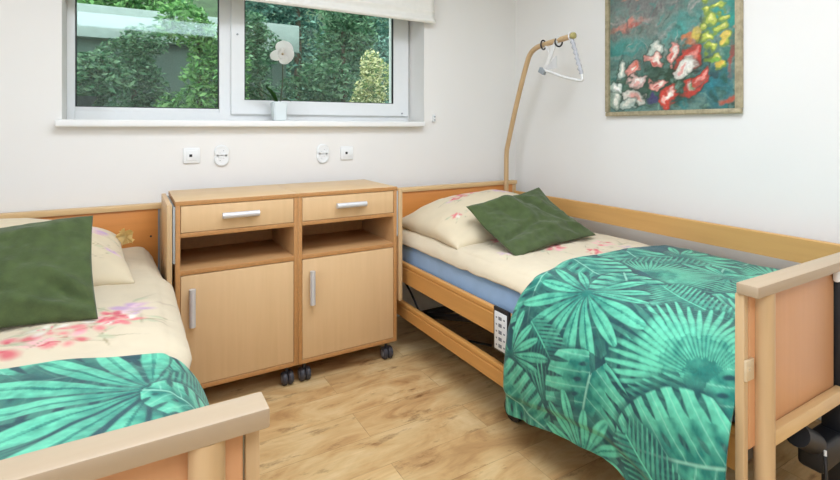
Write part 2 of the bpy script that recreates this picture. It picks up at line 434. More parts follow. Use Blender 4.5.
# ------------------------------------------------------------------ painting
def blob(C, H, W_, cx_, cy_, rx, ry, ang, col, soft=.25, a=1.0, wob=None):
    yy, xx = np.mgrid[0:H, 0:W_]
    x = (xx - cx_); y = (yy - cy_); ca, sa = math.cos(ang), math.sin(ang)
    u = (x * ca + y * sa) / rx; v = (-x * sa + y * ca) / ry
    d = np.sqrt(u * u + v * v)
    if wob is not None: d = d + wob * (.5 + .6 * np.roll(wob, 17, 0))
    k = np.clip((1 - d) / soft, 0, 1)[..., None] * a
    C[:] = C * (1 - k) + np.array(lin(col)) * k

def make_painting():
    PX = 340.0; Wm, Hm = .735, .85
    Wp, Hp = int(Wm * PX), int(Hm * PX)
    r = np.random.RandomState(3)
    N1 = smooth_noise(Hp, Wp, (6, 5), 11, 4); N2 = smooth_noise(Hp, Wp, (9, 4), 12, 4); N3 = smooth_noise(Hp, Wp, (14, 12), 13, 3)
    C = np.zeros((Hp, Wp, 3)); C[:] = lin((92, 122, 112))
    WX, WY = smooth_noise(Hp, Wp, (16, 14), 21, 3) * 24, smooth_noise(Hp, Wp, (16, 14), 22, 3) * 24
    ST = smooth_noise(Hp, Wp, (60, 24), 23, 2)
    yy, xx = np.mgrid[0:Hp, 0:Wp]
    def bl_(x, y, rx, ry, ang, col, soft=.35, a=1., w=1.2):
        dx, dy = xx + WX - x * PX, yy + WY - y * PX; ca, sa = math.cos(ang), math.sin(ang)
        d = np.hypot((dx * ca + dy * sa) / (rx * PX), (-dx * sa + dy * ca) / (ry * PX)) + N3 * w * .8 + ST * .5
        k = (np.clip((1 - d) / soft, 0, 1) * a * (.85 + .5 * N3))[..., None]
        C[:] = C * (1 - k) + np.array(lin(col)) * k
    # background: grey-mauve cloud above, teal around, dark green below
    bl_(.20, .50, .30, .14, 0, (128, 124, 116), .9, 1); bl_(.24, .62, .3, .10, 0, (118, 112, 110), .8, .9)
    bl_(.1, .38, .2, .07, .1, (60, 140, 130), .7); bl_(.43, .43, .12, .08, 0, (70, 150, 140), .8)
    bl_(.68, .45, .10, .14, 0, (34, 140, 124), .5); bl_(.70, .28, .06, .1, 0, (60, 120, 104), .6)
    bl_(.36, .14, .36, .15, 0, (56, 78, 62), .6); bl_(.10, .12, .16, .16, 0, (70, 96, 78), .7)
    bl_(.62, .12, .13, .12, 0, (40, 112, 120), .6); bl_(.39, .18, .09, .16, .3, (44, 66, 46), .5)
    bl_(.24, .655, .16, .025, .05, (220, 140, 110), .6); bl_(.12, .50, .15, .022, .22, (206, 130, 112), .7); bl_(.16, .485, .06, .014, .2, (196, 84, 70), .6)
    for _ in range(420):     # loose brush strokes
        x, y = r.rand() * Wm, r.rand() * Hm
        pal = [(70, 140, 128), (120, 130, 122), (60, 80, 66), (150, 150, 140), (40, 110, 104), (96, 92, 90), (168, 158, 150)]
        if y < .3: pal = [(40, 74, 54), (24, 104, 104), (70, 100, 80), (48, 44, 44), (120, 156, 136), (36, 60, 44), (30, 90, 80)]
        bl_(x, y, .012 + r.rand() * .045, .005 + r.rand() * .016, r.rand() * 3.1, pal[r.randint(len(pal))], .7, .35 + .5 * r.rand(), .8)
    # yellow-green blossoms up the right side
    for (x, y, s) in ((.593, .56, .036), (.632, .513, .030), (.585, .50, .028), (.593, .454, .034), (.655, .45, .024), (.64, .399, .030), (.593, .361, .036), (.67, .337, .030), (.606, .313, .03), (.625, .259, .034), (.663, .215, .026), (.56, .42, .02), (.61, .61, .03), (.65, .58, .026), (.58, .65, .03), (.53, .37, .02)):
        bl_(x, y, s * 1.15, s, .3, (118, 140, 52), .3); bl_(x + .004, y + .004, s * .8, s * .66, .3, (190, 198, 84), .4); bl_(x + .006, y + .008, s * .4, s * .35, .2, (226, 222, 136), .5)
    bl_(.655, .225, .028, .024, 0, (214, 176, 70), .4); bl_(.665, .345, .024, .02, 0, (226, 190, 90), .4); bl_(.625, .245, .03, .02, 0, (120, 170, 70), .4)
    # water-lily like petals
    def petal(x, y, L, wd, ang, c1, c2, c3=None):
        L *= 1.12; wd *= 1.15
        bl_(x, y, L * 1.18, wd * 1.3, ang, (40, 54, 42), .3, .9, .8); bl_(x, y, L, wd, ang, c1, .3, 1, .8); bl_(x + .004, y + .006, L * .7, wd * .55, ang, c2, .5, 1, .8)
        if c3: bl_(x - .008, y - .004, L * .35, wd * .4, ang, c3, .5, 1, .8)
    W1, W2, PK, RD, GY = (226, 222, 206), (238, 234, 224), (226, 150, 136), (196, 64, 50), (176, 190, 176)
    petal(.083, .248, .05, .032, 1.7, GY, W1); petal(.055, .133, .042, .045, 1.2, GY, W2); petal(.046, .063, .05, .04, 1.5, (150, 166, 148), W1)
    petal(.168, .248, .05, .03, .6, PK, (222, 110, 80), W1); petal(.188, .175, .06, .034, .3, (214, 180, 168), W2, PK); petal(.171, .089, .062, .036, 2.7, W1, PK); petal(.13, .05, .05, .03, .4, GY, W1)
    petal(.311, .148, .06, .03, .6, PK, W1, RD); petal(.303, .345, .05, .032, 1.3, GY, W1); petal(.30, .275, .055, .026, 2.6, PK, W1, RD); petal(.404, .311, .06, .03, 1.4, PK, W1, RD)
    petal(.49, .265, .085, .048, .95, RD, PK, W1); petal(.462, .205, .065, .036, .9, W1, W2, PK); petal(.525, .125, .075, .034, .5, RD, W1, (110, 150, 90)); petal(.378, .07, .065, .05, 1.0, RD, W1, PK); petal(.555, .16, .05, .02, 1.0, RD, PK)
    bl_(.287, .07, .03, .03, 0, (70, 56, 104), .5); bl_(.694, .055, .06, .022, .1, (196, 84, 52), .6); bl_(.712, .24, .022, .09, 0, (150, 74, 62), .6); bl_(.476, .378, .04, .035, .4, (190, 110, 60), .5); bl_(.52, .39, .03, .025, 0, (206, 180, 80), .5); bl_(.722, .40, .02, .03, 0, (224, 150, 120), .5)
    C *= 1.12 * (1 + .5 * N3 + .3 * N2)[..., None]
    return np.clip(C, 0, 1), PX, Wp, Hp
Cp, PX, Wp, Hp = make_painting()
pt = thing('painting', (2.50, 1.63, 1.309), 'framed abstract flower painting hanging on the white wall above the right bed', 'painting')
# frame outer: y 1.239..2.025, z 1.309..2.21, wall x=2.54
fx, y0, y1, z0, z1, fw = XR, 1.262, 2.042, 1.315, 2.221, .026
bm = bmesh.new()
box(bm, fx - .028, fx - .002, y0, y1, z0, z0 + fw, .006, 3); box(bm, fx - .028, fx - .002, y0, y1, z1 - fw, z1, .006, 3)
box(bm, fx - .028, fx - .002, y0, y0 + fw, z0 + fw, z1 - fw); box(bm, fx - .028, fx - .002, y1 - fw, y1, z0 + fw, z1 - fw)
obj('picture_frame', bm, M_gilt, pt)
P = np.zeros((Hp, Wp, 3)); P[..., 0] = fx - .012 - .002 * smooth_noise(Hp, Wp, (30, 30), 5)
P[..., 1] = np.linspace(y1 - fw + .004, y0 + fw - .004, Wp)[None]; P[..., 2] = np.linspace(z0 + fw - .004, z1 - fw + .004, Hp)[:, None]
grid_obj('canvas', P, M_paint, pt, Cp)
obj('backing_board', B(fx - .008, fx - .001, y0 + .01, y1 - .01, z0 + .01, z1 - .01), M_inner, pt)

# ------------------------------------------------------------------ bedside cabinets
def cabinet(x0, x1, leaf_side, label):
    yf, yb, zt, zb = 2.365, 2.795, .929, .0975
    t = thing('bedside_cabinet', ((x0 + x1) / 2, (yf + yb) / 2, 0), label, 'bedside cabinet', 'bedside cabinets under the window')
    th = .019
    bm = bmesh.new()
    box(bm, x0, x0 + th, yf, yb, zb, zt - .02, .0015); box(bm, x1 - th, x1, yf, yb, zb, zt - .02, .0015)
    box(bm, x0 + th, x1 - th, yf, yb, zb, zb + th, .001)
    box(bm, x0 + th, x1 - th, yb - .012, yb, zb + th, zt - .02)
    box(bm, x0 + th, x1 - th, yf + .001, yb - .012, .770, .789, .001)          # rail under the drawer
    box(bm, x0 + th, x1 - th, yf + .001, yb - .012, .606, .627, .001)          # floor of the open shelf
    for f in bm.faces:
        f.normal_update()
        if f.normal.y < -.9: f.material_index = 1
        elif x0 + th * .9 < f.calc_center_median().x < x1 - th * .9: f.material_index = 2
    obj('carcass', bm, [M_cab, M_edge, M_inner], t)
    bm = B(x0 - .001, x1 + .001, yf - .002, yb + .001, zt - .02, zt, .002)
    for f in bm.faces:
        f.normal_update()
        if abs(f.normal.y) > .9 or abs(f.normal.x) > .9: f.material_index = 1
    obj('top_panel', bm, [M_cabtop, M_edge], t)
    d = obj('drawer', B(x0 + th + .002, x1 - th - .002, yf + .002, yf + .02, .791, .907, .0015), M_cab, t)
    obj('drawer_box', B(x0 + .035, x1 - .035, yf + .02, yb - .06, .795, .88), M_inner, d)
    xc, zc = (x0 + x1) / 2, .855
    bm = T([(xc - .08, yf - .024, zc), (xc + .08, yf - .024, zc)], .0135, 14)
    for sx in (-.064, .064): tube(bm, [(xc + sx, yf + .004, zc), (xc + sx, yf - .022, zc)], .006, 10)
    obj('handle', bm, M_silver, d)
    d = obj('door', B(x0 + th + .002, x1 - th - .002, yf + .002, yf + .02, zb + th + .003, .603, .0015), M_cab, t)
    xh = x0 + .064
    bm = T([(xh, yf - .024, .385), (xh, yf - .024, .548)], .0135, 14)
    for zz in (.402, .531): tube(bm, [(xh, yf + .004, zz), (xh, yf - .022, zz)], .006, 10)
    obj('handle', bm, M_silver, d)
    # folded tray leaf hanging at the outer side, on a grey bracket
    s = leaf_side; xs = x0 if s < 0 else x1
    obj('bracket', B(xs + s * .001, xs + s * .010, yf + .006, yb - .006, .66, .905, .001), M_bracket, t)
    bm = B(xs + s * .013, xs + s * .033, yf - .004, yb + .0, .311, .917, .003)
    for f in bm.faces:
        f.normal_update()
        if f.normal.y < -.9: f.material_index = 1
    obj('folding_leaf', bm, [M_cab, M_beech_z], t)
    # twin-wheel casters
    for cxx in (x0 + .042, x1 - .042):
        for cyy in (yf + .045, yb - .045):
            bm = T([(cxx, cyy, zb), (cxx, cyy, .055)], .008, 10); box(bm, cxx - .012, cxx + .012, cyy - .012, cyy + .012, zb - .008, zb)
            c = obj('caster', bm, M_rubber, t)
            for q in (-1, 1):
                wz, R = .032, .032
                wb = bmesh.new()
                lathe(wb, (cxx + q * .0145, cyy - .008, wz), [(R * .6, -.013), (R * .86, -.012), (R, -.006), (R, .006), (R * .86, .012), (R * .6, .013)], 24, 'x')
                wh = obj('wheel', wb, M_rubber, c)
                hb = bmesh.new(); lathe(hb, (cxx + q * .0145, cyy - .008, wz), [(R * .55, .0142 * q), (R * .55, .0125 * q)], 20, 'x')
                obj('hub', hb, M_hub, c)
    return t
cabinet(.170, .7030, -1, 'beech bedside cabinet on casters, the left one below the white orchid')
cabinet(.7045, 1.2425, 1, 'beech bedside cabinet on casters, the right one next to the trapeze bed')

# ------------------------------------------------------------------ orchid on the sill
ot = thing('potted_orchid', (.835, 3.0, 1.286), 'white orchid in a square frosted pot on the window sill', 'potted plant')
px, py = cx(279, 2.99), 2.99
bm = bmesh.new(); r_ = bmesh.ops.create_cube(bm, size=1)
for v in r_['verts']:
    k = .085 if v.co.z > 0 else .070
    v.co = Vector((px + v.co.x * k, py + v.co.y * k, 1.286 + (v.co.z + .5) * .115))
bmesh.ops.bevel(bm, geom=list(bm.edges), offset=.006, segments=3, affect='EDGES')
obj('pot', bm, M_pot, ot)
zt_ = 1.40
stem = cat_rom([(px + .005, py, zt_ - .02), (px + .020, py, zt_ + .10), (px + .020, py - .01, zt_ + .20), (px + .012, py - .02, zt_ + .285)], 8)
obj('stem', T(stem, .004, 8), M_stem, ot)
def leaf_mesh(base, tip, width, sag):
    bm = bmesh.new(); base, tip = Vector(base), Vector(tip); n = 12; rows = []
    d = tip - base; side = d.cross(Vector((0, 0, 1))).normalized()
    for i in range(n + 1):
        s = i / n; c = base + d * s + Vector((0, 0, sag * 4 * s * (1 - s))); w_ = width * (math.sin(math.pi * (.08 + .9 * s)) ** .7)
        rows.append([bm.verts.new(c + side * w_ * q + Vector((0, 0, .25 * w_ * abs(q)))) for q in (-1, -.5, 0, .5, 1)])
    for A, Bq in zip(rows, rows[1:]):
        for k in range(4): bm.faces.new((A[k], A[k + 1], Bq[k + 1], Bq[k]))
    r = bmesh.ops.solidify(bm, geom=list(bm.faces), thickness=.003)
    return bm
for tip, wd, sag in (((px - .17, py - .02, zt_ + .085), .020, .01), ((px - .09, py - .03, zt_ + .085), .024, .015), ((px + .07, py - .02, zt_ - .005), .018, .03), ((px - .10, py + .03, zt_ + .01), .018, .03)):
    obj('leaf', leaf_mesh((px - .005, py, zt_ - .015), tip, wd, sag), M_orchid_leaf, ot)
# the flower: five broad petals facing the room
fc = Vector((px + .014, py - .03, zt_ + .285)); view = (Vector((0, 0, 1.5)) - fc).normalized()
fr = view.cross(Vector((0, 0, 1))).normalized() * -1; fu = fr.cross(view) * -1
if fu.z < 0: fu = -fu
fl = bmesh.new()
for a, L_, w_ in ((75, .080, .052), (15, .066, .050), (-50, .062, .046), (195, .074, .032), (140, .036, .030), (245, .040, .028)):
    a = math.radians(a); dv = fr * math.cos(a) + fu * math.sin(a); sd = view.cross(dv); rows = []
    for i in range(9):
        s = i / 8; ww = w_ * math.sin(math.pi * min(1, .12 + .82 * s)) ** .6
        rows.append([fl.verts.new(fc + dv * L_ * s + sd * ww * q + view * (.014 * s * (1 - s) * 4 - .006 * q * q + .002 * math.sin(a * 3))) for q in (-1, -.5, 0, .5, 1)])
    for A, Bq in zip(rows, rows[1:]):
        for k in range(4): fl.faces.new((A[k], A[k + 1], Bq[k + 1], Bq[k]))
bmesh.ops.solidify(fl, geom=list(fl.faces), thickness=.002)
fo = obj('flower', fl, M_petal, ot)
bm = bmesh.new(); lathe(bm, fc + view * .008, [(.002, -.012), (.007, -.004), (.008, .003), (.003, .008)], 12, 'y')
obj('flower_lip', bm, plain('lip', (196, 176, 140), .5), fo)

# ------------------------------------------------------------------ printed fabric patterns
def leaf_canvas(H, Wd, seed, leaves, step):
    """draws the tropical leaves; canvas[i, j] covers a = j*step (across) and b = i*step (along)"""
    C = np.zeros((H, Wd, 3)); C[:] = lin((0, 82, 88))
    nz = smooth_noise(H, Wd, (6, 9), seed, 4)[..., None]
    C *= 1 + .7 * nz
    I, J = np.mgrid[0:H, 0:Wd]; Y = I * step; X = J * step
    fine = smooth_noise(H, Wd, (40, 60), seed + 1, 3)
    c_d, c_m, c_l, c_w = [np.array(lin(q)) for q in ((0, 60, 66), (2, 112, 98), (98, 198, 160), (156, 222, 192))]
    def put(mask, colour): 
        k = np.clip(mask, 0, 1)[..., None]; C[:] = C * (1 - k) + colour * k
    def ss(x, w=.003): return np.clip(x / w + .5, 0, 1)
    for kind, x, y, ang, size, tone in leaves:
        a = math.radians(ang); ca, sa = math.cos(a), math.sin(a)
        dx, dy = X - x, Y - y
        u = (dx * ca + dy * sa) / size; v = (-dx * sa + dy * ca) / size; av = np.abs(v); sg = np.sign(v)
        R = np.hypot(u, v); th = np.arctan2(v, u)
        shv = fine * .9 + .5 * smooth_noise(H, Wd, (10, 16), seed + 2, 2)
        if kind == 'mon':      # split-leaf: heart outline, slits between the side veins, small holes
            ok = (u > -.16) & (u < 1.04)
            w = .50 * np.sqrt(np.clip(1 - ((u - .36) / .66) ** 2, 0, 1)) * np.where(u > .36, 1 - .28 * (u - .36), 1)
            w = np.where(u < 0, w * np.clip(1 + u / .17, 0, 1) ** .4, w)
            notch = (u < .02) & (av < (.02 - u) * .55)
            inside = ss((w - av) * size, .004) * ok * ~notch
            rel = av / np.maximum(w, .03)
            vein = u - av * .55 * (1 - .25 * rel)                    # constant along a side vein
            ph = (vein * 6.2 + .45 * (sg > 0) + .10 * fine) % 1
            rnd_ = np.sin(np.floor(vein * 6.2 + .45 * (sg > 0)) * 12.9 + sg * 4.1 + seed)
            start = .46 + .14 * rnd_
            slit = ss((.17 * np.clip((rel - start) / .30, 0, 1) ** .6 - np.abs(ph - .5)) * size * .14, .004) * (rel > start)
            hole = ss((1 - np.hypot((ph - .5) / .15, (rel - .27) / .10)) * .02, .012) * (rnd_ > -.2)
            m = inside * (1 - slit) * (1 - hole)
            shade = np.clip(.05 + .85 * rel ** .8 + shv - .35 * (1 - np.clip(np.abs(ph - .5) * 2.6, 0, 1)) * (rel < start), 0, 1)[..., None]
            hi = c_l if tone else c_l * .72
            put(ss((w + .06 - av) * size, .03) * .75 * ok, c_d)
            put(m, c_m * (1 - shade) + hi * shade)
            vn = (1 - np.clip(np.minimum(ph, 1 - ph) / .06, 0, 1))
            put(m * vn * .45, c_w if tone else c_l); put(m * ss((.010 - av) * size, .003) * .8, c_w * .8)
        elif kind == 'fan':    # broad fan palm: a dozen blades from one point
            n = 13; span = math.radians(310)
            k = (th / span + .5) * n; ki = np.floor(k); ph = k - ki
            L = 1 - .30 * np.abs((ki + .5) / n - .5) * 2 + .10 * np.sin(ki * 2.3 + seed)
            rr = R / L
            wid = .40 * np.clip(np.sin(np.pi * np.clip(rr * .94 + .05, 0, 1)), 0, 1) ** .5 * np.clip(1.5 - rr, .0, 1) ** .6
            blade = ss((wid - np.abs(ph - .5 + .08 * np.sin(ki * 3.1))) * R * span / n * size, .004) * ss((1 - rr) * size, .004) * (np.abs(th) < span / 2)
            sh = np.clip(.10 + .95 * np.clip(rr, 0, .8) + shv - .55 * (np.abs(ph - .5) < .06) + .18 * (ph > .5), 0, 1)[..., None]
            put(ss((1.0 - rr) * size, .03) * .7 * (np.abs(th) < span / 2), c_d)
            put(blade, c_m * (1 - sh) + (c_l if tone else c_l * .75) * sh); put(ss((.06 - R) * size, .01), c_m)
        elif kind == 'thin':   # fine fan with many narrow leaflets
            n = 34; span = math.radians(200)
            k = (th / span + .5) * n; ki = np.floor(k); ph = k - ki
            L = 1 - .3 * np.abs((ki + .5) / n - .5) * 2 + .06 * np.sin(ki * 1.7)
            rr = R / L
            wid = np.where(rr < .5, .5, .5 - .40 * (rr - .5) / .5)
            blade = ss((wid - np.abs(ph - .5)) * R * span / n * size, .003) * ss((1 - rr) * size, .004) * (np.abs(th) < span / 2)
            sh = np.clip(.15 + .55 * (1 - np.abs(ph - .5) * 2) * (rr > .2) + shv + .4 * (rr > .4), 0, 1)[..., None]
            put(ss((1.0 - rr) * size, .03) * .7 * (np.abs(th) < span / 2), c_d)
            put(blade, c_m * (1 - sh) + (c_l if tone else c_l * .8) * sh)
        else:                  # 'frond': feather palm, leaflets both sides of a curved rib
            ok = (u > -.05) & (u < 1.05)
            vv = v - .16 * u * (1 - u); av2 = np.abs(vv)
            vein = u - av2 * .75; ph = (vein * 15 + .5 * (vv > 0)) % 1
            w = .36 * np.sqrt(np.clip(1 - ((vein - .38) / .60) ** 2, 0, 1)) * ok
            r2 = av2 / np.maximum(w, .02)
            lf = ss((w - av2) * size, .003) * ss((.34 * np.clip(1.1 - r2, 0, 1) ** .5 - np.abs(ph - .5)) * size / 15, .003) * ok
            sh = np.clip(.30 + shv + .5 * r2, 0, 1)[..., None]
            put(ss((w + .02 - av2) * size, .03) * .7 * (w > 0), c_d)
            put(lf, c_m * (1 - sh) + (c_l if tone else c_l * .8) * sh)
            put(ss((.010 - av2) * size, .003) * (u > -.05) * (u < .97), c_l)
    return C

def floral_canvas(H, Wd, seed, flowers, step, base=(214, 198, 168)):
    C = np.zeros((H, Wd, 3)); C[:] = lin(base)
    r = np.random.RandomState(seed); N = smooth_noise(H, Wd, (20, 20), seed, 3)
    C *= (1 + .08 * smooth_noise(H, Wd, (4, 4), seed + 3, 2))[..., None]
    k_ = 1 / step
    def bl_(x, y, rx, ry, ang, col, soft=.4, a=1.):
        x0, x1 = int(max(0, (x - .16) * k_)), int(min(Wd, (x + .16) * k_)); y0, y1 = int(max(0, (y - .16) * k_)), int(min(H, (y + .16) * k_))
        if x1 - x0 < 2 or y1 - y0 < 2: return
        sub = C[y0:y1, x0:x1]
        blob(sub, y1 - y0, x1 - x0, x * k_ - x0, y * k_ - y0, rx * k_, ry * k_, ang, col, soft, a, N[y0:y1, x0:x1] * 2.0)
    for x, y, s, hue in flowers:
        pal = {'p': [(226, 96, 112), (206, 62, 84), (240, 170, 176)], 'w': [(238, 232, 220), (222, 214, 200), (226, 110, 118)], 'l': [(206, 164, 186), (222, 190, 196), (190, 150, 190)]}[hue]
        for _ in range(5):   # twigs and leaves
            a = r.rand() * 6.28
            bl_(x + math.cos(a) * s * 1.5, y + math.sin(a) * s * 1.5, s * .9, s * .055, a + (r.rand() - .5), (150, 136, 100), .8, .75)
            bl_(x + math.cos(a) * s * 1.25, y + math.sin(a) * s * 1.25, s * .42, s * .17, a + .6, [(206, 204, 168), (180, 184, 148), (196, 176, 150)][r.randint(3)], .6, .7)
        for i in range(6):
            a = i * 1.05 + r.rand() * .5
            bl_(x + math.cos(a) * s * .5, y + math.sin(a) * s * .5, s * .48, s * .28, a + (r.rand() - .5), pal[r.randint(3)], .7, .85)
        for _ in range(4): bl_(x + (r.rand() - .5) * s, y + (r.rand() - .5) * s, s * .22, s * .10, r.rand() * 3, pal[1] if hue != 'w' else pal[2], .5, .9)
    return np.clip(C, 0, 1)

# ------------------------------------------------------------------ bedding cross-sections (t across the bed from the aisle, z)
COVER = [(1.045, .60), (1.035, .635), (1.0, .655), (.9, .663), (.5, .678), (.15, .668), (.075, .645), (.03, .59), (-.006, .50), (-.022, .40), (-.022, .16)]
DUVET = [(1.03, .575), (1.028, .60), (1.00, .63), (.9, .642), (.5, .657), (.15, .648), (.085, .632), (.054, .605), (.047, .583)]
def section(P, n):
    c = cat_rom([(a, 0, b) for a, b in P], 24); A = np.array([(q.x, q.z) for q in c])
    L = np.r_[0, np.cumsum(np.hypot(*np.diff(A, axis=0).T))]; u = np.linspace(0, L[-1], n)
    return np.c_[np.interp(u, L, A[:, 0]), np.interp(u, L, A[:, 1])], L[-1]

def throw(name, aisle, dr, yfoot, leaves, seed, label, group, y_head=1.53):
    STEP = .003
    sec, L = section(COVER, 10); m = int(L / STEP); sec, L = section(COVER, m)
    n = int((y_head - (yfoot + .058)) / STEP)
    yy = np.linspace(y_head, yfoot + .058, n)
    C = leaf_canvas(n, m, seed, leaves, STEP)
    t = np.repeat(sec[None, :, 0], n, 0); z = np.repeat(sec[None, :, 1], n, 0); Y = np.repeat(yy[:, None], m, 1)
    # bottom hem height along the bed
    hem = np.interp(yy, [.62, .72, .95, 1.05, 1.25, 1.40, 1.50, 1.54], [.12, .13, .195, .217, .187, .150, .135, .15])[:, None]
    low = z < .50
    z = np.where(low, .50 - (.50 - z) * (.50 - hem) / (.50 - .16), z)
    N1 = smooth_noise(n, m, (5, 8), seed + 5, 3); N2 = smooth_noise(n, m, (9, 3), seed + 6, 2)
    top = np.clip((z - .55) / .08, 0, 1); side = 1 - top
    z = z + top * (N1 * .022)
    wall = (sec[None, :, 0] > 1.0)
    amp = np.clip((.6 - z) / .3, 0, 1) * (~wall)
    t = t - amp * (.012 * (np.sin(Y * 17 + 1.3) * .5 + .5) + .024 * (N2 + .35))
    # soft turned-up band along the hem
    dz = z - hem; band = np.clip((.085 - dz) / .02, 0, 1) * (~wall) * low
    t = t + band * .010
    # the head edge is rolled under, the foot edge squeezed against the footboard
    e = np.clip((.03 - (y_head - Y)) / .03, 0, 1); z = z - top * e * e * .016; t = t + side * (~wall) * e * e * .012
    # slanting head edge: a little closer to the foot on the aisle side
    Y = Y - np.clip((Y - .9) / .6, 0, 1) * (.06 * np.exp(-((t - .12) / .14) ** 2))
    P = np.stack([aisle + dr * t, Y, z], -1)
    o = grid_obj(name, P, M_teal, None, C, thick=-.006 * dr)
    return tag(o, label, 'blanket', group)

def duvet(aisle, dr, yfoot, yhead, flowers, seed, label, taper):
    STEP = .006
    sec, L = section(DUVET, 10); m = int(L / STEP); sec, L = section(DUVET, m)
    n = int((yhead - yfoot) / STEP); yy = np.linspace(yhead, yfoot, n)
    C = floral_canvas(n, m, seed, flowers, STEP)
    t = np.repeat(sec[None, :, 0], n, 0); z = np.repeat(sec[None, :, 1], n, 0); Y = np.repeat(yy[:, None], m, 1)
    N1 = smooth_noise(n, m, (14, 9), seed + 5, 3); N2 = smooth_noise(n, m, (26, 2), seed + 6, 2)
    top = np.clip((z - .59) / .04, 0, 1)
    z = z + top * N1 * .02 * np.clip((Y - yfoot - .0) / .1, .3, 1) * np.where(Y < 1.5, .3, 1)
    near = (t < .12)
    z = np.where(near & (Y > 1.5), z + (1 - top) * N2 * .011, z)
    tp = taper * np.clip((.14 - t) / .08, 0, 1) * np.where(Y < 2.33, np.clip((Y - 1.45) / .1, 0, 1), 1)
    t = t + tp * np.interp(yy, [.6, 2.22, 2.34, 2.8], [-.022, -.022, .004, .03])[:, None]
    P = np.stack([aisle + dr * t, Y, z], -1)
    o = grid_obj('duvet', P, M_cream, None, C, thick=-.012 * dr)
    return tag(o, label, 'duvet')

def pillow_grid(corners, thick, n=70, edge=.10, seed=1, wrinkle=.012, pinch=.06, power=.55, sag=0, folds=()):
    """corners: front-left, front-right, back-right, back-left -> closed cushion (upper and lower skins)"""
    A, Bc, Cc, D = [np.array(q, float) for q in corners]
    u = np.linspace(0, 1, n); U, V = np.meshgrid(u, u)
    # sides bow inwards between the pointed corners
    U2 = .5 + (U - .5) * (1 - pinch * np.sin(np.pi * V)); V2 = .5 + (V - .5) * (1 - pinch * np.sin(np.pi * U))
    Pm = (1 - U2)[..., None] * (1 - V2)[..., None] * A + U2[..., None] * (1 - V2)[..., None] * Bc + U2[..., None] * V2[..., None] * Cc + (1 - U2)[..., None] * V2[..., None] * D
    nrm = np.cross(Bc - A, D - A); nrm /= np.linalg.norm(nrm)
    if nrm[2] < 0 : nrm = -nrm
    h = (np.sin(np.pi * U) * np.sin(np.pi * V)) ** power
    w = smooth_noise(n, n, (5, 5), seed, 3) * wrinkle * 2 * np.minimum(1, h * 2)
    for (u0, v0, u1, v1, wd, ht) in folds:          # creases and ridges running between two points of the cover
        L2 = (u1 - u0) ** 2 + (v1 - v0) ** 2; k = np.clip(((U - u0) * (u1 - u0) + (V - v0) * (v1 - v0)) / L2, 0, 1)
        d = np.hypot(U - u0 - k * (u1 - u0), V - v0 - k * (v1 - v0)); w = w + ht * np.exp(-(d / wd) ** 2) * np.sin(np.pi * (.15 + .7 * k)) * np.minimum(1, h * 2.5)
    Pm = Pm + np.array([0, 0, -1.0]) * (sag * np.sin(np.pi * np.clip(V, 0, 1)) ** 1.2)[..., None]
    # the seams wander a little
    Pm = Pm + nrm * (.012 * smooth_noise(n, n, (3, 3), seed + 9, 2))[..., None]
    return Pm, nrm, h, w, thick

def pillow(name, corners, up, down, mat, parent=None, col=None, seed=1, n=70, **k):
    Pm, nrm, h, w, _ = pillow_grid(corners, up, n, seed=seed, **k)
    top = Pm + nrm * (h * up + w)[..., None]; bot = Pm - nrm * (h * down)[..., None]
    org = root_org(parent) if parent is not None else Vector(Pm.reshape(-1, 3).mean(0))
    V = np.concatenate([top.reshape(-1, 3), bot.reshape(-1, 3)]) - np.array(org)
    idx = np.arange(n * n).reshape(n, n); F = []
    for i in range(n - 1):
        for j in range(n - 1):
            a, b, c, d = idx[i, j], idx[i, j + 1], idx[i + 1, j + 1], idx[i + 1, j]
            F.append((a, b, c, d)); F.append((d + n * n, c + n * n, b + n * n, a + n * n))
    bm_map = None
    me = bpy.data.meshes.new(name); me.from_pydata(V.tolist(), [], [tuple(int(q) for q in f) for f in F])
    bm = bmesh.new(); bm.from_mesh(me)
    if col is not None:
        lay = bm.verts.layers.float_color.new('col'); bm.verts.ensure_lookup_table(); cf = col.reshape(-1, 3)
        for i, v in enumerate(bm.verts): v[lay] = (*cf[i % (n * n)], 1)
    bmesh.ops.remove_doubles(bm, verts=bm.verts, dist=.0004)
    bmesh.ops.recalc_face_normals(bm, faces=bm.faces)
    bm.to_mesh(me); bm.free(); me.materials.append(mat)
    for p in me.polygons: p.use_smooth = True
    o = bpy.data.objects.new(name, me); COL.objects.link(o)
    if parent is not None: o.parent = parent
    else: o.location = org; ORG[o.name] = org
    return o

